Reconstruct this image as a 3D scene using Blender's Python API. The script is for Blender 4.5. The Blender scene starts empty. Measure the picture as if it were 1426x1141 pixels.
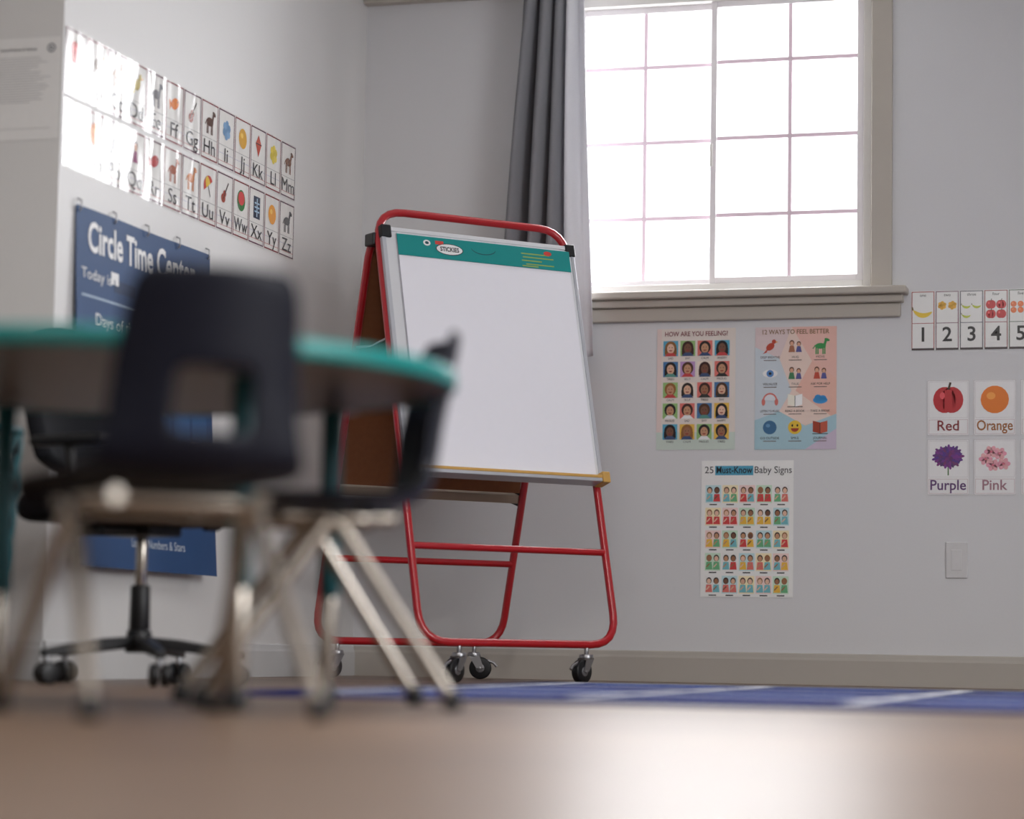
import bpy, bmesh, math, random
from mathutils import Vector, Matrix
random.seed(4)
SC=bpy.context.scene
SC.view_settings.view_transform='Standard'
SC.view_settings.look='None'
SC.view_settings.exposure=0.0

# ------------------------------------------------------------------ materials
def lin(c):
    c=c/255.0
    return c/12.92 if c<=0.04045 else ((c+0.055)/1.055)**2.4
_M={}
def M(rgb,rough=0.5,metal=0.0,var=0.06,scale=30,spec=0.5,name=None,bump=0.0,coat=0.0,trans=0.0,wav=0.0):
    key=(tuple(rgb),rough,metal,var,scale,spec,bump,coat,trans,wav)
    if key in _M: return _M[key]
    m=bpy.data.materials.new(name or "mat_%02x%02x%02x"%tuple(int(v) for v in rgb))
    m.use_nodes=True
    nt=m.node_tree; b=nt.nodes['Principled BSDF']
    tc=nt.nodes.new('ShaderNodeTexCoord'); nz=nt.nodes.new('ShaderNodeTexNoise')
    nz.inputs['Scale'].default_value=scale; nz.inputs['Detail'].default_value=3
    nt.links.new(tc.outputs['Object'],nz.inputs['Vector'])
    mx=nt.nodes.new('ShaderNodeMix'); mx.data_type='RGBA'
    c=[lin(v) for v in rgb]
    mx.inputs[6].default_value=[max(0,v*(1-var)) for v in c]+[1]
    mx.inputs[7].default_value=[min(1,v*(1+var)) for v in c]+[1]
    nt.links.new(nz.outputs['Fac'],mx.inputs[0])
    nt.links.new(mx.outputs[2],b.inputs['Base Color'])
    b.inputs['Roughness'].default_value=rough
    b.inputs['Metallic'].default_value=metal
    b.inputs['Specular IOR Level'].default_value=spec
    b.inputs['Coat Weight'].default_value=coat
    b.inputs['Coat Roughness'].default_value=0.12
    if wav:   # slow ripples of laminated sheets
        mp=nt.nodes.new('ShaderNodeMapping'); mp.inputs['Scale'].default_value=(1,7,2.2)
        nt.links.new(tc.outputs['Object'],mp.inputs[0])
        n2=nt.nodes.new('ShaderNodeTexNoise'); n2.inputs['Scale'].default_value=1.6; n2.inputs['Detail'].default_value=1; n2.inputs['Distortion'].default_value=.6
        nt.links.new(mp.outputs[0],n2.inputs[0])
        bp=nt.nodes.new('ShaderNodeBump'); bp.inputs['Strength'].default_value=1; bp.inputs['Distance'].default_value=wav
        nt.links.new(n2.outputs['Fac'],bp.inputs['Height']); nt.links.new(bp.outputs[0],b.inputs['Normal']); nt.links.new(bp.outputs[0],b.inputs['Coat Normal'])
    elif bump:
        bp=nt.nodes.new('ShaderNodeBump'); bp.inputs['Strength'].default_value=bump; bp.inputs['Distance'].default_value=0.002
        nt.links.new(nz.outputs['Fac'],bp.inputs['Height']); nt.links.new(bp.outputs[0],b.inputs['Normal'])
    if trans:
        tl=nt.nodes.new('ShaderNodeBsdfTranslucent'); nt.links.new(mx.outputs[2],tl.inputs['Color'])
        ms=nt.nodes.new('ShaderNodeMixShader'); ms.inputs[0].default_value=trans
        nt.links.new(b.outputs[0],ms.inputs[1]); nt.links.new(tl.outputs[0],ms.inputs[2])
        nt.links.new(ms.outputs[0],nt.nodes['Material Output'].inputs[0])
    _M[key]=m
    return m

WALL=M((223,222,221),0.5,0,0.015,120,0.45,"wall_paint",0.06)
WALLB=M((219,219,221),0.55,0,0.015,120,0.4,"wall_paint_back",0.06)
CEIL=M((235,235,232),0.8,0,0.02,60,0.3,"ceiling_paint")
TRIM=M((190,183,173),0.45,0,0.02,20,0.4,"trim_paint")
BASEB=M((180,174,166),0.45,0,0.02,20,0.4,"baseboard_paint")
BASEW=M((208,208,208),0.4,0,0.02,20,0.4,"baseboard_white")
VINYL=M((236,234,230),0.35,0,0.01,20,0.4,"window_vinyl",0,0,0.04)
VINYLT=M((240,236,238),0.4,0,0.01,20,0.3,"window_vinyl_glare",0,0,0.085)  # vinyl translucency stands in for glare washing over the frames
RED=M((176,20,32),0.28,0.0,0.05,20,0.5,"red_enamel",0,0.5)
CHROME=M((186,178,168),0.25,1.0,0.2,40,0.5,"chrome_tube")
STEEL=M((165,165,168),0.35,1.0,0.05,20,0.5,"caster_steel")
BLACK=M((20,20,23),0.4,0,0.05,20,0.4,"black_plastic")
NAVY=M((10,14,30),0.45,0,0.06,40,0.25,"navy_plastic",0.05)
TEAL=M((0,132,130),0.35,0,0.04,20,0.5,"teal_edge")
TEALD=M((10,80,88),0.4,0,0.05,20,0.5,"teal_leg_paint")

# ------------------------------------------------------------------ helpers
def link(ob,parent=None):
    SC.collection.objects.link(ob)
    if parent is not None: ob.parent=parent
    return ob
def empty(name,loc=(0,0,0),rz=0,sc=1.0):
    e=bpy.data.objects.new(name,None); e.location=loc; e.rotation_euler=(0,0,math.radians(rz)); e.scale=(sc,sc,sc); e.empty_display_size=0.1
    return link(e)
def mesh_ob(name,bm,mats,parent=None,smooth=False,loc=None,rot=None):
    me=bpy.data.meshes.new(name); bm.to_mesh(me); bm.free()
    for m in (mats if isinstance(mats,(list,tuple)) else [mats]): me.materials.append(m)
    if smooth:
        for p in me.polygons: p.use_smooth=True
    ob=bpy.data.objects.new(name,me)
    if loc is not None: ob.location=loc
    if rot is not None: ob.rotation_euler=rot
    return link(ob,parent)
def add_box(bm,x0,x1,y0,y1,z0,z1,mi=0,mat=None):
    vs=[bm.verts.new(Vector(p)) for p in [(x0,y0,z0),(x1,y0,z0),(x1,y1,z0),(x0,y1,z0),(x0,y0,z1),(x1,y0,z1),(x1,y1,z1),(x0,y1,z1)]]
    if mat is not None:
        for v in vs: v.co=mat@v.co
    for f in [(0,3,2,1),(4,5,6,7),(0,1,5,4),(1,2,6,5),(2,3,7,6),(3,0,4,7)]:
        fc=bm.faces.new([vs[i] for i in f]); fc.material_index=mi
def box(name,x0,x1,y0,y1,z0,z1,mat,parent=None,bev=0.0,xf=None):
    bm=bmesh.new(); add_box(bm,x0,x1,y0,y1,z0,z1,0,xf)
    ob=mesh_ob(name,bm,mat,parent)
    if bev:
        md=ob.modifiers.new('bevel','BEVEL'); md.width=bev; md.segments=3
    return ob
def boxes(name,lst,mat,parent=None,bev=0.0):
    bm=bmesh.new()
    for b in lst: add_box(bm,*b)
    ob=mesh_ob(name,bm,mat,parent)
    if bev:
        md=ob.modifiers.new('bevel','BEVEL'); md.width=bev; md.segments=2
    return ob
def fillet(pts,r,n=6,closed=False):
    pts=[Vector(p) for p in pts]; out=[]; N=len(pts)
    for i,p in enumerate(pts):
        if not closed and (i==0 or i==N-1): out.append(p); continue
        a=pts[(i-1)%N]-p; b=pts[(i+1)%N]-p
        rr=min(r,a.length*0.49,b.length*0.49)
        A=p+a.normalized()*rr; B=p+b.normalized()*rr
        for k in range(n+1):
            t=k/n; out.append(A*(1-t)**2+p*2*t*(1-t)+B*t*t)
    return out
def tube(name,pts,rad,mat,parent=None,fil=0.0,closed=False,res=5):
    if fil: pts=fillet(pts,fil,6,closed)
    cu=bpy.data.curves.new(name,'CURVE'); cu.dimensions='3D'; cu.bevel_depth=rad; cu.bevel_resolution=res; cu.use_fill_caps=True
    sp=cu.splines.new('POLY'); sp.points.add(len(pts)-1)
    for q,p in zip(sp.points,pts): q.co=(*p,1)
    sp.use_cyclic_u=closed
    cu.materials.append(mat)
    tmp=bpy.data.objects.new('tmp_curve',cu); SC.collection.objects.link(tmp)
    dg=bpy.context.evaluated_depsgraph_get()
    me=bpy.data.meshes.new_from_object(tmp.evaluated_get(dg))
    bpy.data.objects.remove(tmp); 
    me.name=name
    for p in me.polygons: p.use_smooth=True
    if not me.materials: me.materials.append(mat)
    return link(bpy.data.objects.new(name,me),parent)
def cyl(name,p0,p1,r0,r1,mat,parent=None,seg=24,bev=0.0):
    p0=Vector(p0);p1=Vector(p1);d=p1-p0
    bm=bmesh.new(); bmesh.ops.create_cone(bm,cap_ends=True,segments=seg,radius1=r0,radius2=r1,depth=d.length)
    q=d.to_track_quat('Z','Y').to_matrix().to_4x4()
    bmesh.ops.transform(bm,matrix=Matrix.Translation((p0+p1)/2)@q,verts=bm.verts)
    ob=mesh_ob(name,bm,mat,parent,smooth=True)
    md=ob.modifiers.new('bevel','BEVEL'); md.width=bev or min(r0,r1,d.length)*0.15+1e-4; md.segments=2; md.limit_method='ANGLE'; md.angle_limit=0.7
    return ob

# ------------------------------------------------------------------ flat artwork builder (posters, cards)
_T={}
def text_tris(s,bold=0.0):
    k=(s,bold)
    if k in _T: return _T[k]
    cu=bpy.data.curves.new('t','FONT'); cu.body=s; cu.size=1; cu.resolution_u=3; cu.offset=bold; cu.align_x='CENTER'
    ob=bpy.data.objects.new('t',cu); SC.collection.objects.link(ob)
    dg=bpy.context.evaluated_depsgraph_get()
    me=bpy.data.meshes.new_from_object(ob.evaluated_get(dg))
    V=[tuple(v.co[:2]) for v in me.vertices]; P=[list(p.vertices) for p in me.polygons]
    bpy.data.objects.remove(ob); bpy.data.meshes.remove(me)
    _T[k]=(V,P); return _T[k]
class Art:
    def __init__(s,rough=0.45,coat=0.0,dz=0.0003,wav=0.0): s.items=[];s.rough=rough;s.coat=coat;s.dz=dz;s.n=0;s.wav=wav
    def add(s,V,P,col,lay=None):
        s.n+=0.05
        s.items.append((V,P,col,(lay if lay is not None else 1)+s.n*0.01))
    def rect(s,x0,y0,x1,y1,col,lay=1): s.add([(x0,y0),(x1,y0),(x1,y1),(x0,y1)],[[0,1,2,3]],col,lay)
    def grid(s,x0,y0,x1,y1,col,nx,ny,lay=0):
        V=[(x0+(x1-x0)*i/nx,y0+(y1-y0)*j/ny) for j in range(ny+1) for i in range(nx+1)]
        P=[[j*(nx+1)+i,j*(nx+1)+i+1,(j+1)*(nx+1)+i+1,(j+1)*(nx+1)+i] for j in range(ny) for i in range(nx)]
        s.add(V,P,col,lay)
    def poly(s,pts,col,lay=2): s.add(pts,[list(range(len(pts)))],col,lay)
    def ell(s,cx,cy,rx,ry,col,lay=2,a0=0,a1=360,rot=0,n=18):
        c,q=math.cos(math.radians(rot)),math.sin(math.radians(rot)); pts=[]
        full=abs(a1-a0)>=360
        for i in range(n if full else n+1):
            a=math.radians(a0+(a1-a0)*i/n); x=rx*math.cos(a); y=ry*math.sin(a)
            pts.append((cx+x*c-y*q,cy+x*q+y*c))
        s.add(pts,[list(range(len(pts)))],col,lay)
    def line(s,x0,y0,x1,y1,w,col,lay=2):
        d=math.hypot(x1-x0,y1-y0) or 1; nx,ny=-(y1-y0)/d*w/2,(x1-x0)/d*w/2
        s.poly([(x0-nx,y0-ny),(x1-nx,y1-ny),(x1+nx,y1+ny),(x0+nx,y0+ny)],col,lay)
    def frame(s,x0,y0,x1,y1,w,col,lay=2):
        s.rect(x0,y0,x1,y0+w,col,lay);s.rect(x0,y1-w,x1,y1,col,lay);s.rect(x0,y0,x0+w,y1,col,lay);s.rect(x1-w,y0,x1,y1,col,lay)
    def text(s,st,cx,cy,h,col,lay=3,bold=0.0,maxw=None,sx=1.0):
        V,P=text_tris(st,bold)
        if not V: return
        xs=[v[0] for v in V]; w=(max(xs)-min(xs)) or 1; m=(max(xs)+min(xs))/2
        k=h; kx=h*sx
        if maxw and w*kx>maxw: kx=maxw/w
        s.add([(cx+(v[0]-m)*kx,cy+v[1]*k) for v in V],P,col,lay)
    def build(s,name,origin,xdir,parent=None,warp=None,thick=0.0006):
        xd=Vector(xdir).normalized(); yd=Vector((0,0,1)); zd=xd.cross(yd)
        cols=[];bm=bmesh.new()
        for V,P,col,lay in s.items:
            if col not in cols: cols.append(col)
            mi=cols.index(col)
            vs=[]
            for (x,y) in V:
                z=s.dz*lay+thick
                if warp: z+=warp(x,y)
                vs.append(bm.verts.new(xd*x+yd*y+zd*z))
            for p in P:
                try: f=bm.faces.new([vs[i] for i in p]); f.material_index=mi
                except ValueError: pass
        ob=mesh_ob(name,bm,[M(c,s.rough,0,0.03,40,0.5,None,0,s.coat,0,s.wav) for c in cols],parent)
        ob.location=origin
        return ob

W=(240,240,240);K=(35,33,36)
def icon(a,kind,x,y,s,c):
    D=(70,45,35);G=(60,130,60)
    if kind=='apple': a.ell(x-s*.10,y,s*.31,s*.36,c);a.ell(x+s*.10,y,s*.31,s*.36,c);a.rect(x-s*.1,y-s*.3,x+s*.1,y+s*.28,c,2.1);a.line(x,y+s*.26,x+s*.06,y+s*.48,s*.06,D);a.ell(x-s*.16,y+s*.12,s*.07,s*.1,tuple(min(255,v+50) for v in c),3)
    elif kind=='ball': a.ell(x,y,s*.38,s*.38,c);a.ell(x-s*.1,y+s*.1,s*.12,s*.1,tuple(min(255,v+40) for v in c),3)
    elif kind=='fish': a.ell(x,y,s*.34,s*.2,c,rot=20);a.poly([(x-s*.25,y-s*.05),(x-s*.5,y+s*.1),(x-s*.42,y-s*.3)],c);a.ell(x+s*.2,y+s*.1,s*.04,s*.04,K,3)
    elif kind=='quad':
        a.ell(x,y,s*.3,s*.16,c)
        for dx in(-.24,-.14,.14,.24): a.rect(x+s*(dx-.035),y-s*.45,x+s*(dx+.035),y-s*.05,c)
        a.line(x+s*.2,y,x+s*.3,y+s*.32,s*.14,c);a.ell(x+s*.36,y+s*.34,s*.15,s*.08,c,rot=-20);a.line(x-s*.28,y+s*.05,x-s*.42,y-s*.15,s*.05,c)
    elif kind=='violin': a.ell(x-s*.15,y-s*.2,s*.2,s*.17,c);a.ell(x-s*.03,y-s*.02,s*.15,s*.13,c);a.line(x,y,x+s*.3,y+s*.42,s*.07,D);a.line(x-s*.2,y-s*.25,x+s*.02,y+s*.02,s*.03,K,3)
    elif kind=='umb': a.ell(x,y,s*.42,s*.36,c,a0=0,a1=180,rot=30);a.ell(x,y,s*.2,s*.36,(230,190,60),3,a0=0,a1=180,rot=30);a.line(x,y,x+s*.2,y-s*.38,s*.05,D)
    elif kind=='melon': a.ell(x,y,s*.38,s*.4,(50,120,60));a.ell(x,y+s*.08,s*.3,s*.26,(215,70,70),3)
    elif kind=='kite': a.poly([(x,y+s*.45),(x+s*.28,y+s*.1),(x,y-s*.4),(x-s*.28,y+s*.1)],c);a.line(x-s*.28,y+s*.1,x+s*.28,y+s*.1,s*.03,D,3)
    elif kind=='xray': a.rect(x-s*.32,y-s*.42,x+s*.32,y+s*.42,(30,50,80));a.rect(x-s*.04,y-s*.35,x+s*.04,y+s*.35,(190,215,230),3);[a.ell(x+q*s*.15,y+r*s*.16,s*.1,s*.035,(170,200,220),3) for q in(-1,1) for r in(-1,0,1)]
    elif kind=='cluster': [a.ell(x+s*.22*math.cos(i*1.05+.4)*(1 if i else 0),y+s*.22*math.sin(i*1.05+.4)*(1 if i else 0),s*.15,s*.15,tuple(max(0,min(255,v+12*((i%3)-1))) for v in c)) for i in range(7)]
    elif kind=='cone': a.poly([(x-s*.2,y),(x+s*.2,y),(x,y-s*.45)],(200,150,90));a.ell(x,y+s*.12,s*.22,s*.2,c)
    elif kind=='banana':
        N_=12; out=[];inn=[]
        for i in range(N_+1):
            t=math.radians(200+130*i/N_); wd_=.17*math.sin(math.pi*i/N_)**.6+.02
            out.append((x+s*.42*math.cos(t),y+s*.16+s*.46*math.sin(t))); inn.append((x+s*(.42-wd_)*math.cos(t),y+s*.16+s*(.46-wd_)*math.sin(t)))
        V=out+inn; a.add(V,[[i,i+1,N_+2+i,N_+1+i] for i in range(N_)],c,2); a.line(out[0][0],out[0][1],out[0][0]-s*.03,out[0][1]+s*.12,s*.06,(110,90,40),3)
    elif kind=='bird': a.ell(x,y,s*.26,s*.18,c,rot=40);a.ell(x+s*.2,y+s*.28,s*.12,s*.12,c);a.poly([(x-s*.1,y-s*.05),(x-s*.42,y-s*.4),(x-s*.2,y-s*.32)],c);a.poly([(x+s*.3,y+s*.3),(x+s*.45,y+s*.25),(x+s*.3,y+s*.22)],(240,170,40))
    elif kind=='book': a.poly([(x-s*.4,y-s*.25),(x,y-s*.35),(x,y+s*.25),(x-s*.4,y+s*.35)],c);a.poly([(x,y-s*.35),(x+s*.4,y-s*.25),(x+s*.4,y+s*.35),(x,y+s*.25)],tuple(min(255,v+30) for v in c));a.line(x,y-s*.35,x,y+s*.25,s*.03,K,3);a.frame(x-s*.42,y-s*.38,x+s*.42,y-s*.34,s*.02,K,1.5)
    elif kind=='phones': a.ell(x,y,s*.4,s*.42,c,a0=0,a1=180);a.ell(x,y,s*.32,s*.33,(225,228,235),3,a0=0,a1=180);a.ell(x-s*.36,y-s*.08,s*.1,s*.2,c,3);a.ell(x+s*.36,y-s*.08,s*.1,s*.2,c,3)
    elif kind=='smile': a.ell(x,y,s*.38,s*.38,(235,195,60));a.ell(x-s*.14,y+s*.1,s*.05,s*.07,K,3);a.ell(x+s*.14,y+s*.1,s*.05,s*.07,K,3);a.ell(x,y-s*.05,s*.22,s*.2,(170,60,40),3,a0=180,a1=360)
    elif kind=='kid': 
        a.ell(x,y+s*.22,s*.15,s*.17,(95,55,40));a.ell(x,y+s*.18,s*.11,s*.13,(222,170,140),3);a.poly([(x-s*.2,y-s*.35),(x+s*.2,y-s*.35),(x+s*.12,y+s*.05),(x-s*.12,y+s*.05)],c)
    elif kind=='cloud': a.ell(x,y,s*.4,s*.2,c);a.ell(x-s*.12,y+s*.12,s*.2,s*.18,c);a.ell(x+s*.14,y+s*.1,s*.2,s*.16,c)
    elif kind=='eye': a.ell(x,y,s*.42,s*.22,W);a.ell(x,y,s*.2,s*.2,(90,140,200),3);a.ell(x,y,s*.08,s*.08,K,4)

# ------------------------------------------------------------------ room shell
XR,YR,XL,H=5.6,-11.2,-2.6,2.52
YO=-2.38
wx0,wx1,wz0,wz1=0.745,1.83,1.335,2.40
boxes("wall_back",[(-0.12,wx0,0,0.15,0,H),(wx1,XR+.12,0,0.15,0,H),(wx0,wx1,0,0.15,0,wz0),(wx0,wx1,0,0.15,wz1,H)],WALLB)
boxes("wall_left",[(-0.12,0,YO+.12,0,0,H)],WALL)
boxes("wall_alcove",[(XL,0,YO,YO+.12,0,H)],WALL)
boxes("wall_far_left",[(XL-.12,XL,YR,YO+.12,0,H)],WALL)
RWY0,RWY1,RWZ0,RWZ1=-6.4,-3.6,.95,2.3
boxes("wall_right",[(XR,XR+.12,YR,RWY0,0,H),(XR,XR+.12,RWY1,0,0,H),(XR,XR+.12,RWY0,RWY1,0,RWZ0),(XR,XR+.12,RWY0,RWY1,RWZ1,H)],WALL)
boxes("wall_rear",[(XL-.12,XR+.12,YR-.12,YR,0,H)],WALL)
boxes("ceiling",[(XL-.12,XR+.12,YR-.12,.15,H,H+.1)],CEIL)
w2=empty("fill_window",(XR,0,0))  # invented opening, added so side light brightens left wall and floor
ml=[(.04,.09,RWY0,RWY0+.05,RWZ0,RWZ1),(.04,.09,RWY1-.05,RWY1,RWZ0,RWZ1),(.04,.09,RWY0,RWY1,RWZ0,RWZ0+.05),(.04,.09,RWY0,RWY1,RWZ1-.05,RWZ1)]
for i in range(1,6): ml.append((.05,.07,RWY0+i*.4667-.01,RWY0+i*.4667+.01,RWZ0,RWZ1))
for z in(1.4,1.85): ml.append((.05,.07,RWY0,RWY1,z-.01,z+.01))
boxes("frame",ml,VINYL,w2,.002)
boxes("sill",[(-.06,.04,RWY0-.08,RWY1+.08,RWZ0-.03,RWZ0)],TRIM,w2,.004)

# floor
fm=bpy.data.materials.new("floor_vinyl_planks"); fm.use_nodes=True; nt=fm.node_tree; b=nt.nodes['Principled BSDF']
tc=nt.nodes.new('ShaderNodeTexCoord'); mp=nt.nodes.new('ShaderNodeMapping'); nt.links.new(tc.outputs['Object'],mp.inputs[0])
br=nt.nodes.new('ShaderNodeTexBrick'); br.inputs['Scale'].default_value=1.0; br.inputs['Brick Width'].default_value=1.2; br.inputs['Row Height'].default_value=0.18
br.inputs['Mortar Size'].default_value=0.0025; br.offset=0.37
br.inputs['Color1'].default_value=(lin(146),lin(119),lin(97),1); br.inputs['Color2'].default_value=(lin(108),lin(86),lin(70),1); br.inputs['Mortar'].default_value=(lin(70),lin(54),lin(44),1)
nt.links.new(mp.outputs[0],br.inputs[0])
mp2=nt.nodes.new('ShaderNodeMapping'); mp2.inputs['Scale'].default_value=(1.5,22,1); nt.links.new(tc.outputs['Object'],mp2.inputs[0])
nz=nt.nodes.new('ShaderNodeTexNoise'); nz.inputs['Scale'].default_value=2; nz.inputs['Detail'].default_value=6; nt.links.new(mp2.outputs[0],nz.inputs[0])
mx=nt.nodes.new('ShaderNodeMix'); mx.data_type='RGBA'; mx.blend_type='MULTIPLY'; mx.inputs[0].default_value=0.45
nt.links.new(br.outputs[0],mx.inputs[6]); nt.links.new(nz.outputs['Fac'],mx.inputs[7]); nt.links.new(mx.outputs[2],b.inputs['Base Color'])
mr=nt.nodes.new('ShaderNodeMapRange'); mr.inputs['To Min'].default_value=.28; mr.inputs['To Max'].default_value=.44; nt.links.new(nz.outputs['Fac'],mr.inputs['Value']); nt.links.new(mr.outputs[0],b.inputs['Roughness'])
b.inputs['Specular IOR Level'].default_value=0.3
boxes("floor",[(XL-.12,XR+.12,YR-.12,.15,-.1,0)],fm)

# baseboards + cornice
def board_profile(name,length,mat,h=.105,d=.014):
    bm=bmesh.new(); pr=[(0,0),(-d,0),(-d,h*.78),(-d*.75,h*.86),(-d*.6,h*.97),(-d*.35,h),(0,h)]
    rows=[[bm.verts.new((x,y,z)) for y,z in pr] for x in(0,length)]
    n=len(pr)
    for i in range(n): bm.faces.new([rows[0][i],rows[1][i],rows[1][(i+1)%n],rows[0][(i+1)%n]])
    bm.faces.new(rows[0]);bm.faces.new(list(reversed(rows[1])))
    bmesh.ops.recalc_face_normals(bm,faces=bm.faces)
    return mesh_ob(name,bm,mat)
o=board_profile("baseboard_back",XR,BASEB); o.location=(0,0,0)
o=board_profile("baseboard_left",-YO-.0145,BASEW); o.rotation_euler=(0,0,math.pi/2); o.location=(0,YO,0)
o=board_profile("baseboard_alcove",-XL,BASEW); o.location=(XL,YO,0)
o=board_profile("baseboard_right",-YR,BASEB); o.rotation_euler=(0,0,-math.pi/2); o.location=(XR,0,0)
boxes("trim_1",[(0.0,XR,-.045,0,2.408,2.43),(0.0,XR,-.065,0,2.43,H)],TRIM,None,.004)

# ------------------------------------------------------------------ window
win=empty("window_1",(0,0,0))
fy0,fy1=.03,.10
fr=[(wx0,wx0+.035,fy0,fy1,wz0,wz1),(wx1-.035,wx1,fy0,fy1,wz0,wz1),(wx0+.035,wx1-.035,fy0,fy1,wz0,wz0+.035),(wx0+.035,wx1-.035,fy0,fy1,wz1-.035,wz1)]
boxes("outer_frame",fr,VINYL,win,.003)
MUNT=M((244,226,236),.4,0,.02,20,.3,"muntin_glare",0,0,.065)  # pale pink and translucency imitate glare from the bright panes
def sash(nm,x0,x1,y0,y1,mx_,zoff=0):
    t=.022; z0,z1=wz0+.035,wz1-.035
    boxes(nm+"_frame",[(x0,x0+t,y0,y1,z0,z1),(x1-t,x1,y0,y1,z0,z1),(x0+t,x1-t,y0,y1,z0,z0+t),(x0+t,x1-t,y0,y1,z1-t,z1)],VINYLT,win,.002)
    ym=(y0+y1)/2; ml=[(mx_-.007,mx_+.007,ym-.004,ym+.004,z0+t,z1-t)]
    for z in(1.61,1.88,2.15): ml.append((x0+t,x1-t,ym-.0035,ym+.0035,z-.007+zoff,z+.007+zoff))
    boxes(nm+"_muntins",ml,MUNT,win)
sash("sash_left",wx0+.035,1.285,.068,.092,1.02)
sash("sash_right",1.262,wx1-.035,.038,.062,1.54)
boxes("sash_lock",[(1.262,1.272,.030,.038,1.78,1.86)],VINYL,win,.002)
boxes("casing",[(wx1,wx1+.07,-.018,0,1.335,2.40),(wx0-.07,wx0,-.018,0,1.335,2.40)],TRIM,win,.003)
boxes("reveal",[(wx1-.004,wx1,-.0,.03,wz0,wz1),(wx0,wx0+.004,-.0,.03,wz0,wz1)],TRIM,win)
boxes("sill",[(wx0-.12,1.955,-.075,.03,1.308,1.334)],TRIM,win,.006)
boxes("sill_apron",[(wx0-.105,1.94,-.045,0,1.282,1.308),(wx0-.095,1.93,-.022,0,1.235,1.282)],TRIM,win,.005)
gm=bpy.data.materials.new("window_glass"); gm.use_nodes=True; nt=gm.node_tree; nt.nodes.clear()
o_=nt.nodes.new('ShaderNodeOutputMaterial'); tr=nt.nodes.new('ShaderNodeBsdfTransparent'); gl=nt.nodes.new('ShaderNodeBsdfGlossy'); gl.inputs['Roughness'].default_value=.02
ms=nt.nodes.new('ShaderNodeMixShader'); ms.inputs[0].default_value=.04
nt.links.new(tr.outputs[0],ms.inputs[1]);nt.links.new(gl.outputs[0],ms.inputs[2]);nt.links.new(ms.outputs[0],o_.inputs[0])
boxes("glass",[(wx0+.05,1.27,.0795,.0805,wz0+.05,wz1-.05),(1.28,wx1-.05,.0495,.0505,wz0+.05,wz1-.05)],gm,win)

# ------------------------------------------------------------------ curtain
CUR=M((134,134,139),.85,0,.06,200,.2,"curtain_grey",.1); LIN=M((224,224,228),.8,0,.04,200,.2,"curtain_lining",.1,0,.16)
cur=empty("curtain",(0,0,0))
bm=bmesh.new(); NX,NZ=120,50; rows=[]
for j in range(NZ+1):
    t=j/NZ; z=2.47+(1.13-2.47)*t; xl=.625+(.545-.625)*min(1,t*1.2); xr=.845+(.895-.845)*t
    r_=[]
    for i in range(NX+1):
        s=i/NX
        ss=s+.02*math.sin(9*s+2*t)
        amp=.030+.012*t
        fl=1.0 if s<.7 else max(.25,1-(s-.7)*3.5)
        y=-.125+amp*fl*math.sin(2*math.pi*4.6*ss+.6*math.sin(3*t))+.008*math.sin(23*s+4*t)
        x=xl+(xr-xl)*s+.008*fl*math.cos(2*math.pi*4.6*ss)
        zz=z+.012*math.sin(7*s)*t-(.03*s*t)
        r_.append(bm.verts.new((x,y,zz)))
    rows.append(r_)
for j in range(NZ):
    for i in range(NX):
        f_=bm.faces.new([rows[j][i],rows[j+1][i],rows[j+1][i+1],rows[j][i+1]]); f_.material_index=1 if i>NX*.66 else 0
c=mesh_ob("cloth",bm,[CUR,LIN],cur,True); md=c.modifiers.new('s','SOLIDIFY'); md.thickness=.002
cyl("rod",(.45,-.125,2.485),(2.1,-.125,2.485),.011,.011,STEEL,cur)
for x in(.5,2.05): cyl("bracket",(x,0,2.485),(x,-.125,2.485),.007,.007,STEEL,cur)

# ------------------------------------------------------------------ wall items (back wall; face -y so xdir=+x)
a=Art(.5)   # feelings poster .275 x .418
w,h=.275,.418
a.rect(0,0,w,h,(230,220,212),0); a.rect(0,0,w,.06,(205,218,208),.3); a.rect(.0,.06,w*.06,h,(232,212,206),.3)
a.text("HOW ARE YOU FEELING?",w/2,h-.026,.023,(130,50,60),3,.012,w*.80)
skins=[(225,180,150),(200,150,115),(120,80,60),(235,195,170),(160,110,80)]; bgs=[(90,170,200),(235,190,80),(225,120,110),(150,190,120),(190,150,200),(70,120,170),(240,225,210)]
hairs=[(40,28,24),(80,50,30),(25,20,22),(150,100,50),(60,30,25)]
for r in range(5):
    for q in range(4):
        cx=.048+q*.060; cy=h-.068-r*.072
        k=random.random()
        a.rect(cx-.026,cy-.027,cx+.026,cy+.026,random.choice(bgs)); hc=random.choice(hairs)
        a.ell(cx,cy+.003,.020,.022,hc,2); a.ell(cx,cy-.001,.013,.017,random.choice(skins),3)
        if k<.4: a.rect(cx-.021,cy-.022,cx-.011,cy,hc,2); a.rect(cx+.011,cy-.022,cx+.021,cy,hc,2)
        a.poly([(cx-.022,cy-.027),(cx+.022,cy-.027),(cx+.010,cy-.015),(cx-.010,cy-.015)],random.choice([(60,80,120),(200,70,70),(240,240,240),(50,50,50),(90,150,140)]),3)
        a.ell(cx-.005,cy+.003,.0016,.0016,K,4);a.ell(cx+.005,cy+.003,.0016,.0016,K,4);a.ell(cx,cy-.006,.006,.004,(150,50,50),4,a0=180,a1=360)
        a.text(random.choice(["HAPPY","SAD","ANGRY","SHY","CALM","TIRED","PROUD","SILLY"]),cx,cy-.038,.010,K,3)
a.build("feelings_poster",(1.091,-.001,.792),(1,0,0))

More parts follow.
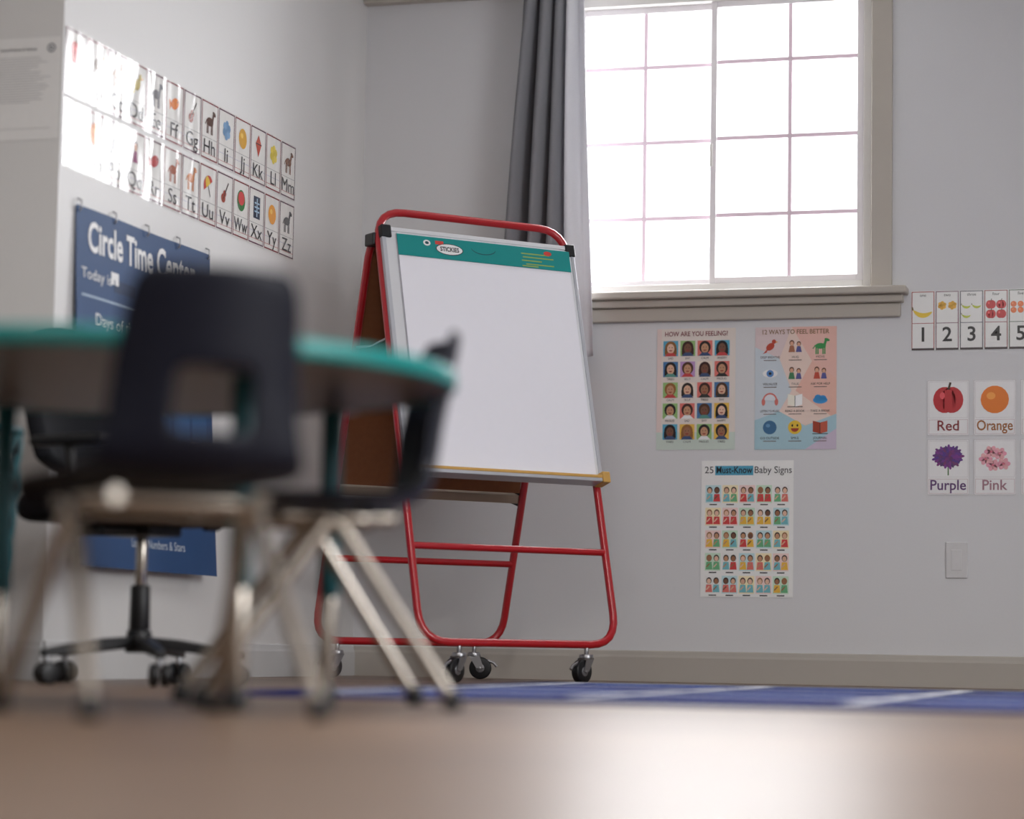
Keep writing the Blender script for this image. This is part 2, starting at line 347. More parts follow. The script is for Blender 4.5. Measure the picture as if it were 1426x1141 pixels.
a=Art(.5); w,h=.279,.418  # coping poster
a.rect(0,0,w,h,(238,214,202),0)
a.poly([(0,0),(w,0),(w,.12),(w*.62,.08),(w*.3,.13),(0,.10)],(170,204,216),.5); a.poly([(0,.10),(w*.3,.13),(w*.45,.2),(w*.3,.31),(0,.35)],(206,216,224),.4)
a.poly([(w*.45,h),(w,h),(w,.24),(w*.7,.3)],(236,190,178),.4); a.poly([(0,.35),(w*.3,.31),(w*.45,h),(0,h)],(226,206,206),.4);a.poly([(w*.5,.2),(w,.10),(w,.26),(w*.7,.3)],(236,188,172),.35)
a.poly([(w*.62,.0),(w,.0),(w,.07)],(206,192,212),.6)
a.text("12 WAYS TO FEEL BETTER",w/2,h-.024,.022,(140,105,70),3,.012,w*.82)
ic=[('bird',(190,70,50)),('kid',(170,110,80)),('quad',(60,150,80)),('eye',W),('kid',(70,130,90)),('kid',(200,80,60)),('phones',(215,120,110)),('book',(245,240,225)),('cloud',(60,150,215)),('ball',(60,110,150)),('smile',(235,195,60)),('book',(165,60,35))]
for i,(k,cc) in enumerate(ic):
    cx=.052+(i%3)*.086; cy=h-.067-(i//3)*.092
    if k=='kid': icon(a,k,cx-.012,cy,.056,cc); icon(a,k,cx+.012,cy-.002,.05,(90,90,150))
    else: icon(a,k,cx,cy,.062,cc)
    a.text(["DEEP BREATHS","HUG","MOVE","VISUALIZE","TALK","ASK FOR HELP","LISTEN TO MUSIC","READ A BOOK","TAKE A BREAK","GO OUTSIDE","SMILE","JOURNAL"][i],cx,cy-.040,.011,(70,60,60),3,0,.066)
    a.rect(cx-.022,cy-.048,cx+.022,cy-.0455,(120,100,95),3)
a.build("coping_skills_poster",(1.434,-.001,.791),(1,0,0))

a=Art(.5); w,h=.318,.464 # baby signs
a.rect(0,0,w,h,(242,242,240),0)
a.rect(w*.15,h-.050,w*.565,h-.018,(80,165,195),1)
a.text("25",.027,h-.043,.033,K,3,.0);a.text("Must-Know",w*.36,h-.043,.033,K,3,.016,w*.39);a.text("Baby Signs",w*.78,h-.043,.033,K,3,0,w*.40)
shirts=[(120,190,200),(215,70,70),(240,190,70),(110,180,130),(225,120,110)]
for r in range(5):
    y0=h-.140-r*.077
    for q in range(5):
        cx=.042+q*.0585
        band=[(200,228,232),(250,236,196),(246,218,212),(208,232,210),(238,238,236)][(q+r)%5]
        a.rect(cx-.027,y0-.004,cx+.027,y0+.056,band,.5)
        main=shirts[(r+q//2)%5]
        for d in(-.0125,.0125):
            sk=random.choice(skins); sh=main if random.random()<.6 else shirts[(q*2+r+(d>0))%5]
            a.ell(cx+d,y0+.039,.0095,.0115,random.choice(hairs),2); a.ell(cx+d,y0+.037,.007,.009,sk,3)
            a.poly([(cx+d-.012,y0),(cx+d+.012,y0),(cx+d+.009,y0+.026),(cx+d-.009,y0+.026)],sh,2.5)
            a.line(cx+d-.009,y0+.008,cx+d+.002,y0+.02,.004,sk,4)
        a.rect(cx-.013,y0-.012,cx+.013,y0-.008,(60,60,60),2)
a.build("baby_signs_poster",(1.251,-.001,.290),(1,0,0))

a=Art(.3,.2) # number strip 10 cards
fruits=[('banana',(240,205,60)),('cluster',(235,180,60)),('banana',(190,200,60)),('apple',(205,45,50)),('ball',(235,120,60)),('cone',(230,130,150)),('apple',(120,170,60)),('cluster',(120,60,140)),('ball',(240,150,40)),('apple',(200,50,60))]
for i in range(10):
    x0=i*.0805; a.rect(x0,0,x0+.0795,.2,(238,238,236),0)
    bc=[(170,60,55),(120,60,90),(60,60,80),(150,60,60),(70,90,60)][i%5]
    a.frame(x0+.002,.002,x0+.0775,.198,.0025,bc,1); a.rect(x0+.002,.09,x0+.0775,.092,bc,1); a.rect(x0+.002,0,x0+.0775,.007,(70,60,62),1)
    a.text(str(i+1),x0+.04,.030,.068,K,3,.015)
    n=i+1
    if n==1: icon(a,fruits[i][0],x0+.04,.135,.085,fruits[i][1])
    else:
        cols=2 if n<5 else 3
        for k in range(n): icon(a,fruits[i][0],x0+.04+((k%cols)-(cols-1)/2)*(.034 if cols==2 else .023),.150-(k//cols)*(.032 if cols==2 else .02),.040 if cols==2 else .026,fruits[i][1])
    a.text(["one","two","three","four","five","six","seven","eight","nine","ten"][i],x0+.04,.181,.014,K,3)
a.build("number_strip",(1.963,-.001,1.121),(1,0,0))

cards=[("Red",(190,35,45),'apple'),("Orange",(235,125,30),'ball'),("Yellow",(240,205,50),'banana'),("Purple",(120,60,150),'flower'),("Pink",(240,165,185),'flower2'),("Blue",(60,90,180),'bird')]
for i,(nm,cc,k) in enumerate(cards):
    a=Art(.25,.3); w,h=.140,.187
    a.rect(0,0,w,h,(240,239,240),0); a.frame(.001,.001,w-.001,h-.001,.0015,(200,196,198),1)
    a.frame(.006,.06,w-.006,h-.006,.001,(215,210,212),1);a.frame(.006,.006,w-.006,.054,.001,(200,170,175),1)
    a.text(nm,w/2,.018,.048,tuple(int(v*.55+35) for v in cc),3,.012,w*.84)
    if k=='flower':
        a.ell(w/2,.128,.046,.034,(80,48,110),1.5)
        for z in range(60): ang=z*2.4; rr=.0062*math.sqrt(z); a.ell(w/2+rr*math.cos(ang),.128+rr*math.sin(ang)*.75,.008,.0045,(90+random.randint(0,3)*12,55,125+random.randint(-1,1)*15),2,rot=math.degrees(ang),n=10)
        a.line(w/2,.10,w/2,.066,.004,(80,120,70),1.4)
    elif k=='flower2':
        for (dx,dy) in((-.030,.0),(.016,.018),(.028,-.016),(-.006,-.020),(-.012,.024)):
            for p in range(6): a.ell(w/2+dx+.012*math.cos(p*1.05),.12+dy+.010*math.sin(p*1.05),.011,.008,(236,160+8*(p%3),180),2,rot=p*60)
            a.ell(w/2+dx,.12+dy,.005,.004,(210,110,130),3)
    else: icon(a,k,w/2,.120,.122,cc)
    a.build("color_card" if i==0 else "color_card.%03d"%i,(2.017+(i%3)*.153,-.001,.833 if i<3 else .635),(1,0,0))

pl=empty("wall_outlet",(2.115,0,.42))
box("plate",-.036,.036,-.006,0,-.06,.06,M((214,213,214),.35,name="plate_plastic"),pl,.003)
box("rocker",-.017,.017,-.0075,-.005,-.034,.034,M((218,217,218),.3,name="rocker_plastic"),pl,.0012)

# ------------------------------------------------------------------ left wall items (wall x=0 facing +x: xdir = +y)
kinds=[('apple',(200,50,50)),('bird',(110,80,60)),('quad',(150,110,80)),('bird',(190,170,90)),('quad',(130,130,135)),('fish',(235,130,50)),('violin',(150,60,40)),('quad',(90,50,35)),('cluster',(120,160,200)),('ball',(225,170,60)),('kite',(200,80,60)),('cluster',(235,210,70)),('quad',(120,75,50)),
 ('cluster',(130,100,70)),('ball',(230,140,60)),('bird',(60,60,70)),('kid',(150,60,110)),('fish',(190,60,60)),('quad',(170,90,60)),('quad',(200,120,60)),('umb',(200,60,50)),('violin',(160,60,40)),('melon',(60,130,60)),('xray',(30,50,80)),('ball',(240,160,40)),('quad',(70,70,72))]
for row in range(2):
    a=Art(.2,.45,.0004,.007); cw=1.70/13; hh=.186
    a.rect(0,0,1.70,hh,(236,234,230),0)
    for i in range(13):
        x0=i*cw; L=chr(65+row*13+i)
        col=(130,40,52) if i%2 else (100,52,76)
        a.frame(x0+.003,.004,x0+cw-.003,hh-.004,.0045,col,1)
        a.rect(x0+.003,.070,x0+cw-.003,.0715,(150,150,150),1);a.rect(x0+.006,.02,x0+cw-.006,.0215,(190,90,90),1);a.rect(x0+.006,.045,x0+cw-.006,.046,(160,160,200),1)
        a.text(L+L.lower(),x0+cw/2,.022,.062,K,3,.0,cw*.82,1.25)
        k,cc=kinds[row*13+i]; icon(a,k,x0+cw/2,.122,.085,cc)
    a.build("alphabet_strip" if row==0 else "alphabet_strip.001",(.001,-2.37,1.574 if row==0 else 1.376),(0,1,0))

# pocket chart banner .905 wide, .98 high, hanging slightly off wall at its foot
BL=(30,70,118)
a=Art(.6,0,.0006); w,h=.905,.98
warp=lambda x,y: .006+.050*(1-y/.98)**1.3+.006*math.sin(x*9)*(1-.5*y)
a.grid(0,0,w,h,BL,24,24,0)
a.text("Circle Time Center",w*.475,h-.116,.116,(244,244,244),3,.024,w*.80,1.9)
for y in(.735,.55,.34,.17): a.grid(.03,y,w-.03,y+.006,(170,190,210),24,1,2)
for y in(.56,.38,.205):
    for x in range(7): a.rect(.05+x*.118,y,.05+x*.118+.10,y+.10,(48,90,138),1)
a.text("Today is",.12,.785,.042,W,3,0,.2,1.3) 
for x,y,ww in((.21,.79,.05),(.23,.77,.14),(.44,.77,.2)): a.rect(x,y,x+ww,y+.035,(20,50,90) if ww>.1 else W,2)
a.text("Days of the Week",.32,.665,.045,W,3,.004,.42,1.3)
a.text("Months of the Year",.40,.455,.050,W,3,0,.42)
a.text("Letters, Numbers & Stars",.5,.065,.036,(200,210,222),3,0,.5)
bn=a.build("pocket_chart_banner",(.0,-2.283,.305),(0,1,0),None,warp)
for i in range(5):
    y=.015+i*.218
    tube("hook_%d"%(i+1),[(.003,y,.998),(.014,y,.993),(.016,y,.972),(.010,y,.964)],.0025,STEEL,bn)
# striped cards standing out of the chart's lower right pocket
a=Art(.5,0,.0006)
a.rect(0,0,.46,.13,(232,234,236),0)
for i,cc in enumerate([(40,140,70),(240,240,240),(60,120,190),(240,240,240),(40,90,150),(60,150,90),(240,240,240),(50,80,160),(240,240,240),(50,110,180),(70,100,160)]): a.rect(.16+i*.028,0,.180+i*.028,.13,cc,1)
a.ell(.08,.065,.055,.062,(45,130,80),1);a.ell(.08,.065,.034,.045,(240,240,240),2)
a.build("calendar_cards",(.036,-1.54,.572),(0,1,0),None,None)

# notice sheets on the alcove wall
a=Art(.5); w,h=.216,.28
a.rect(0,0,w,h,(236,235,234),0); a.text("School Policies & Notices",.09,h-.035,.011,(90,90,95),3,.01,.11); a.ell(.188,h-.03,.013,.013,(120,122,128),2);a.ell(.188,h-.03,.009,.009,(226,226,226),3);a.ell(.188,h-.03,.005,.005,(120,122,128),4)
y=h-.055
while y>.10:
    a.rect(.025,y,.025+random.uniform(.10,.165),y+.0016,(178,178,180),2); y-=.0068
a.rect(.02,.03,.19,.0315,(190,190,190),2)
a.build("notice_paper",(-.221,YO-.001,1.445),(1,0,0))

# ------------------------------------------------------------------ rug
rugm=bpy.data.materials.new("rug_pile"); rugm.use_nodes=True; nt=rugm.node_tree; b=nt.nodes['Principled BSDF']
b.inputs['Roughness'].default_value=1; b.inputs['Specular IOR Level'].default_value=.02
tc=nt.nodes.new('ShaderNodeTexCoord'); nz=nt.nodes.new('ShaderNodeTexNoise'); nz.inputs['Scale'].default_value=300; nt.links.new(tc.outputs['Object'],nz.inputs[0])
mx=nt.nodes.new('ShaderNodeMix'); mx.data_type='RGBA'; mx.inputs[6].default_value=(lin(26),lin(38),lin(98),1); mx.inputs[7].default_value=(lin(42),lin(58),lin(128),1)
nt.links.new(nz.outputs['Fac'],mx.inputs[0]); nt.links.new(mx.outputs[2],b.inputs['Base Color'])
bp=nt.nodes.new('ShaderNodeBump'); bp.inputs['Strength'].default_value=.4; nt.links.new(nz.outputs['Fac'],bp.inputs['Height']); nt.links.new(bp.outputs[0],b.inputs['Normal'])
rug=empty("area_rug",(1.05,-3.68,0))
RW,RD=3.05,2.48
box("pile",0,RW,0,RD,0,.009,rugm,rug,.004)
bm=bmesh.new(); zt=.0092
def rr(x0,y0,x1,y1,mi,z=zt): 
    vs=[bm.verts.new(p) for p in((x0,y0,z),(x1,y0,z),(x1,y1,z),(x0,y1,z))]; f_=bm.faces.new(vs); f_.material_index=mi
rr(.02,.02,RW-.02,.10,1);rr(.02,RD-.10,RW-.02,RD-.02,1);rr(.02,.1,.10,RD-.1,1);rr(RW-.10,.1,RW-.02,RD-.1,1)
nx,ny=5,4; gx=(RW-.3)/nx; gy=(RD-.3)/ny
for i in range(nx+1): rr(.15+i*gx-.022,.128,.15+i*gx+.022,RD-.128,0,zt+.0006)
for j in range(ny+1): rr(.128,.15+j*gy-.030,RW-.128,.15+j*gy+.030,0,zt+.0004)
pal=[2,3,4,5]
for i in range(nx):
    for j in range(ny):
        cx=.15+(i+.5)*gx; cy=.15+(j+.5)*gy; rr(cx-.17,cy-.10,cx+.17,cy+.10,pal[(i*2+j)%4],zt+.0002)
mesh_ob("pattern",bm,[M((236,238,246),1,0,.05,200,.02),M((20,28,74),1,0,.1,200,.02),M((46,70,152),1,0,.1,200,.02),M((58,84,164),1,0,.1,200,.02),M((36,52,132),1,0,.1,200,.02),M((70,94,168),1,0,.1,200,.02)],rug)

# ------------------------------------------------------------------ easel
ez=empty("flip_chart_easel",(.911,-1.006,0),46.5)
def FP(x,z,off=0.0):   # front frame plane
    k=.355/1.34; n=Vector((0,-1,k)).normalized()
    return Vector((x,k*(z-.12),z))+n*off
def BP(x,z,off=0.0):   # rear frame plane
    k=-.35/1.30; n=Vector((0,1,-k)).normalized()
    return Vector((x,.73+k*(z-.12),z))+n*off
hw=.347
front=[FP(-hw,.12),FP(hw,.12),FP(hw,1.475),FP(-hw,1.475)]
tube("front_frame",front,.0125,RED,ez,.10,True)
tube("front_crossbar",[FP(-hw,.41),FP(hw,.41)],.011,RED,ez)
rear=[BP(-hw,.12),BP(hw,.12),BP(hw,1.415),BP(-hw,1.415)]
tube("rear_frame",rear,.0125,RED,ez,.09,True)
tube("rear_crossbar",[BP(-hw,.385),BP(hw,.385)],.011,RED,ez)
def planeM(fn):
    o=fn(0,.12); ex=Vector((1,0,0)); ey=(fn(0,1.12)-o).normalized(); nz_=(fn(0,.12,1.0)-o).normalized()
    m=Matrix((( ex.x,ey.x,nz_.x,o.x),(ex.y,ey.y,nz_.y,o.y),(ex.z,ey.z,nz_.z,o.z),(0,0,0,1))); return m
MF=planeM(FP); MB=planeM(BP)
LS=(FP(0,1.12)-FP(0,.12)).length
def sl(z): return (z-.12)*LS
s0,s1=sl(.632),sl(1.405)
BW=M((222,223,226),.3,0,.02,20,.5,"whiteboard_frame"); PAP=M((240,239,246),.7,0,.01,40,.2,"flip_paper"); HB=M((140,92,62),.7,0,.12,60,.2,"hardboard"); OAK=M((205,160,84),.5,0,.1,30,.4,"oak_tray"); ALU=M((196,198,204),.4,.4,.03,30,.5,"tray_alu")
box("whiteboard",-.342,.352,s0,s1,.013,.025,BW,ez,.002,MF)
box("board_edge_left",-.350,-.336,s0,s1,.012,.029,ALU,ez,.002,MF)
box("board_edge_right",.344,.356,s0,s1,.012,.029,ALU,ez,.002,MF)
box("board_edge_top",-.35,.356,s1-.008,s1+.006,.012,.029,BW,ez,.002,MF)
for i,(x,s) in enumerate([(-.352,s1-.03),(.324,s1-.03)]):
    box("corner_cap_%d"%(i+1),x,x+.036,s,s+.042,.009,.033,BLACK,ez,.004,MF)
bm=bmesh.new()
for k in range(3): add_box(bm,-.300+.001*k,.333-.001*k,s0+.012+.003*k,s1-.014,.0255+.002*k,.0272+.002*k,0,MF)
mesh_ob("paper_pad",bm,PAP,ez)
box("binder_line",-.3005,-.2985,s0+.012,s1-.014,.0313,.0318,M((150,150,156),.6),ez,0,MF)
HT=M((0,140,138),.4,0,.03,30,.4,"pad_header")
box("pad_header",-.300,.334,s1-.088,s1-.016,.0315,.0340,HT,ez,.001,MF)
bm=bmesh.new()
def shp(pts,mi,z): 
    vs=[bm.verts.new(MF@Vector((p[0],p[1],z))) for p in pts]; f_=bm.faces.new(vs); f_.material_index=mi
def el(cx,cy,rx,ry,n=20): return [(cx+rx*math.cos(i*2*math.pi/n),cy+ry*math.sin(i*2*math.pi/n)) for i in range(n)]
hy=s1-.052
shp(el(-.115,hy-.002,.050,.020),1,.0343);shp(el(-.115,hy-.002,.047,.0175),0,.0346)
shp([(-.165,hy+.012),(-.135,hy+.012),(-.135,hy+.024),(-.165,hy+.024)],2,.0343);shp(el(-.195,hy+.014,.013,.010),0,.0343);shp(el(-.195,hy+.014,.007,.005),3,.0346)
V,P=text_tris("STICKIES",.03)
vs=[bm.verts.new(MF@Vector((-.115+v[0]*.0175,hy-.009+v[1]*.021,.0350))) for v in V]
for p in P:
    f_=bm.faces.new([vs[i] for i in p]); f_.material_index=1
for (x0,y0,x1) in((.15,.016,.255),(.155,.004,.27),(.15,-.008,.225),(.165,-.020,.27),(.15,-.027,.21)): shp([(x0,hy+y0-.005),(x1,hy+y0-.005),(x1,hy+y0-.001),(x0,hy+y0-.001)],4,.0343)
shp(el(.25,hy+.020,.015,.008),2,.0346)
for i in range(12):
    a0=math.pi*(1.05+.9*i/12);a1=math.pi*(1.05+.9*(i+1)/12)
    shp([(.01+.045*math.cos(a0),hy+.012+.020*math.sin(a0)),(.01+.045*math.cos(a1),hy+.012+.020*math.sin(a1)),(.01+.045*math.cos(a1),hy+.015+.020*math.sin(a1)),(.01+.045*math.cos(a0),hy+.015+.020*math.sin(a0))],3,.0343)
mesh_ob("header_print",bm,[M(W,.5),M(K,.5),M((205,60,50),.5),M((0,70,80),.5),M((150,175,80),.5)],ez)
box("front_tray",-.345,.352,s0-.014,s0+.002,.010,.065,ALU,ez,.003,MF)
box("front_tray_lip",-.345,.352,s0-.003,s0+.007,.061,.067,OAK,ez,.002,MF)
box("tray_end",.330,.358,s0-.018,s0+.018,.012,.070,OAK,ez,.003,MF)
box("rear_board",-.335,.335,sl(.62),sl(1.385),.004,.016,HB,ez,.001,MB)
box("rear_tray",-.335,.345,sl(.585),sl(.612),.006,.070,M((176,160,140),.5,name="rear_tray_beige"),ez,.003,MB)
box("rear_tray_end",.338,.352,sl(.575),sl(.63),.002,.072,BLACK,ez,.003,MB)
box("front_board_back",-.33,.340,s0+.004,s1-.005,.0105,.0128,HB,ez,0,MF)
for sx in(-1,1):
    a_=FP(sx*hw,1.06); b_=BP(sx*hw,1.05)
    tube("spreader_%d"%(1 if sx<0 else 2),[a_,(a_+b_)/2+Vector((0,0,-.012)),b_],.004,STEEL,ez)
    box("hinge_%d"%(1 if sx<0 else 2),sx*hw-.02,sx*hw+.02,.335,.395,1.36,1.40,BLACK,ez,.005)
def caster(par,nm,x,y,r=.037,ht=.108,ang=0.5,mt=BLACK,fork=STEEL):
    c_=Vector((x,y,0)); d=Vector((math.cos(ang),math.sin(ang),0)); n=Vector((-d.y,d.x,0))
    wc=c_+d*.022+Vector((0,0,r))
    cyl(nm+"_wheel",wc-n*.013,wc+n*.013,r,r,mt,par,28,.004)
    cyl(nm+"_hub",wc-n*.0145,wc+n*.0145,r*.42,r*.42,M((120,120,124),.4,.5),par,20)
    for s in(-1,1):
        bm=bmesh.new(); q=n*s*.0165
        P4=[c_-d*.016+Vector((0,0,ht-.03)),c_+d*.02+Vector((0,0,ht-.03)),wc+d*.012,wc-d*.012]
        vs=[bm.verts.new(p+q) for p in P4]+[bm.verts.new(p+q+n*s*.003) for p in P4]
        for f in[(0,1,2,3),(7,6,5,4),(0,4,5,1),(1,5,6,2),(2,6,7,3),(3,7,4,0)]: bm.faces.new([vs[i] for i in f])
        bmesh.ops.recalc_face_normals(bm,faces=bm.faces); mesh_ob(nm+"_fork",bm,fork,par)
    cyl(nm+"_swivel",c_+Vector((0,0,ht-.032)),c_+Vector((0,0,ht-.018)),.023,.021,fork,par)
    cyl(nm+"_stem",c_+Vector((0,0,ht-.02)),c_+Vector((0,0,ht+.004)),.007,.007,fork,par)
    cyl(nm+"_axle",wc-n*.021,wc+n*.021,.005,.005,fork,par,12)
    tube(nm+"_brake",[wc+d*.01+Vector((0,0,.03)),wc+d*.045+Vector((0,0,.018)),wc+d*.055+Vector((0,0,.006))],.005,fork,par)
caster(ez,"caster_1",-.215,.0,ang=3.6);caster(ez,"caster_2",.235,.0,ang=3.5)
caster(ez,"caster_3",-.265,.73,ang=3.4);caster(ez,"caster_4",.245,.73,ang=-.6)

# ------------------------------------------------------------------ school chairs
def school_chair(name,loc,rz,sc=1.0):
    e=empty(name,loc,rz,sc)
    # y, z, halfwidth, side-raise (seat dish), side-forward (back wrap)
    tab=[(.190,.298,.150,0,0),(.185,.318,.164,.002,0),(.162,.331,.174,.004,0),(.10,.334,.182,.008,0),(.03,.330,.184,.012,0),(-.04,.327,.180,.016,0),
         (-.105,.328,.172,.018,.004),(-.155,.338,.162,.016,.014),(-.182,.362,.152,.008,.028),(-.190,.396,.146,0,.036),(-.196,.424,.143,0,.040),(-.200,.452,.141,0,.042),(-.205,.482,.139,0,.042),
         (-.210,.515,.136,0,.040),(-.216,.550,.132,0,.038),(-.222,.585,.128,0,.034),(-.226,.608,.120,0,.030),(-.228,.622,.102,0,.026)]
    bm=bmesh.new(); NXC=10; R=[]
    for (y,z,hwid,ra,fo) in tab:
        row=[]
        for i in range(NXC+1):
            k=-1+2*i/NXC
            row.append(bm.verts.new((hwid*k,y+fo*k*k,z+ra*k*k)))
        R.append(row)
    for j in range(len(tab)-1):
        for i in range(NXC):
            if 9<=j<=11 and 3<=i<=6: continue
            bm.faces.new([R[j][i],R[j][i+1],R[j+1][i+1],R[j+1][i]])
    sh=mesh_ob("shell",bm,NAVY,e,True)
    md=sh.modifiers.new('solid','SOLIDIFY'); md.thickness=.012; md.offset=0
    md=sh.modifiers.new('sub','SUBSURF'); md.levels=2; md.render_levels=2
    for s in(-1,1):
        xf=s*.168
        tube("rear_leg_%d"%(1 if s<0 else 2),[(s*.112,.11,.307),(s*.135,-.01,.307),(xf,-.20,.018)],.0115,CHROME,e,.03)
        tube("front_leg_%d"%(1 if s<0 else 2),[(s*.107,-.11,.307),(s*.132,.0,.305),(xf,.20,.018)],.0115,CHROME,e,.03)
        for q,yy in(("rear",-.202),("front",.202)):
            cyl("%s_glide_%d"%(q,1 if s<0 else 2),(xf,yy,0),(xf-s*.003,yy*.985,.034),.0165,.0135,BLACK,e,20,.004)
    tube("seat_rail_rear",[(-.112,.11,.307),(-.138,-.075,.304),(.138,-.075,.304),(.112,.11,.307)],.0105,CHROME,e,.05)
    tube("seat_rail_front",[(-.112,-.09,.306),(-.135,.105,.306),(.135,.105,.306),(.112,-.09,.306)],.0105,CHROME,e,.05)
    tube("cross_brace",[(-.125,-.03,.290),(.125,-.03,.290)],.008,CHROME,e)
    return e
school_chair("school_chair",(1.552,-5.075,0),44.5)
school_chair("school_chair.001",(1.512,-4.345,0),119,1.04)

# ------------------------------------------------------------------ round table
tb=empty("round_table",(1.239,-4.61,0),16.5)
RT=.572; ZT=.557
UND=M((128,112,104),.35,0,.12,30,.5,"particle_board_underside")
bm=bmesh.new(); bmesh.ops.create_cone(bm,cap_ends=True,segments=96,radius1=RT-.004,radius2=RT-.004,depth=.022); 
bmesh.ops.translate(bm,vec=(0,0,ZT-.0135),verts=bm.verts); o=mesh_ob("core",bm,UND,tb)
cyl("laminate_top",(0,0,ZT-.003),(0,0,ZT),RT-.003,RT-.003,M((186,184,180),.35,0,.03,60,.5,"laminate_grey"),tb,96,.001)
bm=bmesh.new(); pr=[(-.006,-.027),(.002,-.027),(.005,-.024),(.005,-.003),(.002,.0005),(-.006,.0005)]
ring=[]
for i in range(96):
    a_=i*2*math.pi/96; ring.append([bm.verts.new(((RT+d)*math.cos(a_),(RT+d)*math.sin(a_),ZT+z)) for d,z in pr])
for i in range(96):
    for k in range(6): bm.faces.new([ring[i][k],ring[(i+1)%96][k],ring[(i+1)%96][(k+1)%6],ring[i][(k+1)%6]])
bmesh.ops.recalc_face_normals(bm,faces=bm.faces); mesh_ob("edge_band",bm,TEAL,tb,True)
for i,(x,y) in enumerate([(.245,-.19),(.345,.39),(-.245,.38),(-.245,-.20)]):
    box("leg_plate_%d"%(i+1),x-.04,x+.04,y-.04,y+.04,ZT-.031,ZT-.0248,STEEL,tb,.002)
    cyl("leg_upper_%d"%(i+1),(x,y,.19),(x,y,ZT-.03),.019,.019,TEALD,tb)
    cyl("leg_lower_%d"%(i+1),(x,y,.03),(x,y,.20),.0155,.0155,CHROME,tb)
    cyl("leg_foot_%d"%(i+1),(x,y,0),(x,y,.034),.021,.017,BLACK,tb)

# ------------------------------------------------------------------ office chair
oc=empty("office_chair",(.415,-2.68,0),-108)
FAB=M((20,21,26),.8,0,.15,300,.2,"black_fabric",.2)
for i in range(5):
    a_=i*2*math.pi/5+.95; d=Vector((math.cos(a_),math.sin(a_),0)); n=Vector((-d.y,d.x,0))
    bm=bmesh.new()
    prof=[(.02,.022,.090,.118),(.10,.020,.083,.112),(.20,.016,.072,.096),(.265,.012,.066,.084)]
    rws=[[bm.verts.new(d*r_+n*s*w_+Vector((0,0,z))) for (s,z) in((-1,z0),(1,z0),(1,z1),(-1,z1))] for (r_,w_,z0,z1) in prof]
    for A_,B_ in zip(rws,rws[1:]):
        for k in range(4): bm.faces.new([A_[k],A_[(k+1)%4],B_[(k+1)%4],B_[k]])
    bm.faces.new(rws[0]);bm.faces.new(rws[-1]); bmesh.ops.recalc_face_normals(bm,faces=bm.faces)
    o=mesh_ob("base_arm_%d"%(i+1),bm,BLACK,oc); md=o.modifiers.new('b','BEVEL'); md.width=.004; md.segments=2
    p=d*.25; q=Vector((-d.y,d.x,0))
    for s in(-1,1):
        cc=p+q*s*.014+Vector((0,0,.027)); cyl("caster_%d_wheel"%(i+1),cc-q*.009,cc+q*.009,.027,.027,BLACK,oc,24,.005)
    cyl("caster_%d_stem"%(i+1),p+Vector((0,0,.03)),p+Vector((0,0,.075)),.008,.008,STEEL,oc,12)
cyl("hub",(0,0,.078),(0,0,.135),.035,.03,BLACK,oc)
cyl("cylinder_cover",(0,0,.13),(0,0,.245),.026,.024,BLACK,oc)
cyl("gas_lift",(0,0,.24),(0,0,.375),.014,.014,CHROME,oc)
box("mechanism",-.06,.06,-.10,.08,.365,.395,BLACK,oc,.008)
o=box("seat",-.235,.235,-.22,.24,.395,.465,FAB,oc,.032)
tube("back_post",[(0,-.09,.38),(0,-.27,.385),(0,-.285,.50),(0,-.262,.64)],.014,BLACK,oc,.05)
bm=bmesh.new(); bmesh.ops.create_grid(bm,x_segments=14,y_segments=14,size=1)
for v in bm.verts:
    x,y=v.co.x,v.co.y
    ww=.20*(1-.10*max(0,y)**2); X=x*math.sqrt(1-.5*y*y*.55)*ww; Y=y*math.sqrt(1-.5*x*x*.55)*.19
    v.co=Vector((X,-.255+.045*x*x-.03*y,.715+Y))
o=mesh_ob("backrest",bm,FAB,oc,True); md=o.modifiers.new('s','SOLIDIFY'); md.thickness=.045; md.offset=0; md=o.modifiers.new('b','SUBSURF'); md.levels=2; md.render_levels=2
for s in(-1,1):
    tube("arm_support_%d"%(1 if s<0 else 2),[(s*.20,.03,.40),(s*.262,.03,.40),(s*.268,.0,.58)],.012,BLACK,oc,.03)
    box("armrest_%d"%(1 if s<0 else 2),s*.268-.028,s*.268+.028,-.11,.13,.572,.598,BLACK,oc,.011)
tube("height_lever",[(.04,.03,.38),(.17,.06,.372),(.22,.075,.372)],.006,BLACK,oc)

# ------------------------------------------------------------------ woven hamper at the far left
hm=empty("woven_hamper",(.135,-3.17,0),0)
HT_,R0,R1=.60,.14,.17
cyl("liner",(0,0,.004),(0,0,HT_-.01),R0-.008,R1-.008,M((190,200,202),.8,0,.1,100,.2,"hamper_liner"),hm,40)
for sg in(-1,1):
    for i in range(16):
        pts=[]
        for k in range(25):
            t=k/24; an=i*2*math.pi/16+sg*t*2.6; rr_=R0+(R1-R0)*t+.002*sg; pts.append((rr_*math.cos(an),rr_*math.sin(an),.01+t*(HT_-.02)))
        tube("strand_%s%d"%("a" if sg>0 else "b",i),pts,.007,TEALD if sg>0 else BLACK,hm,0,False,2)
for z,r_ in((.010,R0),(HT_-.010,R1)):
    tube("rim_%d"%(1 if z<.1 else 2),[(r_*math.cos(i*2*math.pi/40),r_*math.sin(i*2*math.pi/40),z) for i in range(40)],.010,TEALD,hm,0,True)

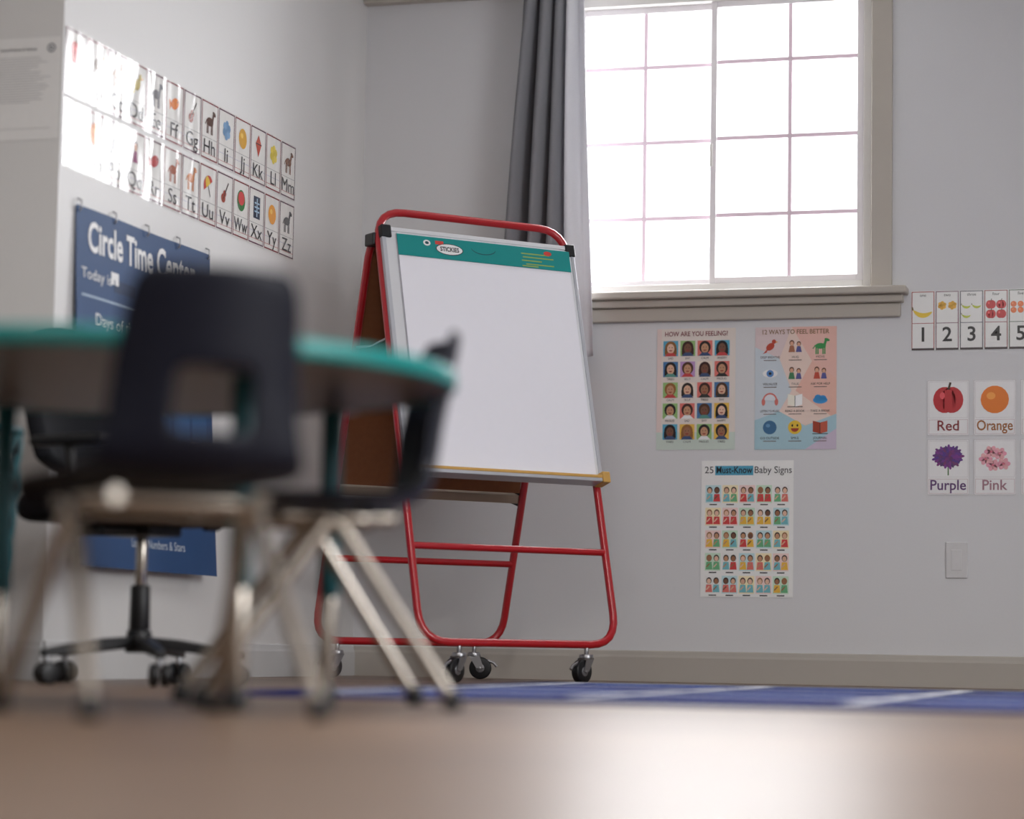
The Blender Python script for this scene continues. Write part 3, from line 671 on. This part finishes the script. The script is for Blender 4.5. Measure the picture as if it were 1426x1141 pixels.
# ------------------------------------------------------------------ ceiling panels added as fill light, out of view
emi=bpy.data.materials.new("fill_diffuser"); emi.use_nodes=True; b=emi.node_tree.nodes['Principled BSDF']; b.inputs['Base Color'].default_value=(.9,.9,.9,1); b.inputs['Emission Color'].default_value=(1,.98,.95,1); b.inputs['Emission Strength'].default_value=1.5
for i,(x,y) in enumerate([(1.6,-4.6),(1.6,-8.2),(4.2,-4.6),(4.2,-8.2)]):
    e=empty("fill_panel" if i==0 else "fill_panel.%03d"%i,(x,y,H))
    boxes("housing",[(-.31,.31,-.61,.61,-.04,0)],M((230,230,230),.4),e,.004)
    boxes("diffuser",[(-.28,.28,-.58,.58,-.046,-.0405)],emi,e)
    L=bpy.data.lights.new("fill_lamp",'AREA'); L.shape='RECTANGLE'; L.size=.56; L.size_y=1.16; L.energy=30 if y>-6 else 36; L.color=(1,.975,.95)
    lo=bpy.data.objects.new("fill_lamp",L); lo.location=(0,0,-.05); link(lo,e)

# ------------------------------------------------------------------ daylight
wd=bpy.data.worlds.new("overcast_sky"); SC.world=wd; wd.use_nodes=True; bg=wd.node_tree.nodes['Background']; bg.inputs[0].default_value=(.95,.97,1,1); bg.inputs[1].default_value=3.0
L=bpy.data.lights.new("daylight",'AREA'); L.shape='RECTANGLE'; L.size=2.6; L.size_y=2.2; L.energy=215; L.color=(.98,.985,1)
lo=bpy.data.objects.new("daylight",L); lo.location=(1.3,1.0,2.1); lo.rotation_euler=(math.radians(-82),0,0); link(lo)
L=bpy.data.lights.new("side_fill",'AREA'); L.shape='RECTANGLE'; L.size=2.8; L.size_y=1.4; L.energy=120; L.color=(.98,.985,1)  # added fill behind the invented side window
lo=bpy.data.objects.new("side_fill",L); lo.location=(XR+.5,-5.0,1.7); lo.rotation_euler=Vector((-1,0,-.1)).to_track_quat('-Z','Y').to_euler(); link(lo)

# ------------------------------------------------------------------ camera
F=3500.;yaw=math.radians(16.5);pitch=math.atan(332.5/F);roll=.017
f=Vector((-math.sin(yaw)*math.cos(pitch),math.cos(yaw)*math.cos(pitch),math.sin(pitch)))
r=Vector((math.cos(yaw),math.sin(yaw),0));u=r.cross(f)
r2=r*math.cos(roll)+u*math.sin(roll);u2=-r*math.sin(roll)+u*math.cos(roll)
cd=bpy.data.cameras.new("camera"); cam=bpy.data.objects.new("camera",cd); link(cam)
m=Matrix((r2,u2,-f)).transposed().to_4x4(); m.translation=Vector((3.06,-8.4,.105)); cam.matrix_world=m
cd.sensor_width=36; cd.lens=F/1426*36; cd.clip_start=.05
cd.dof.use_dof=True; cd.dof.focus_distance=8.15; cd.dof.aperture_fstop=1.45; cd.dof.aperture_blades=0
SC.camera=cam
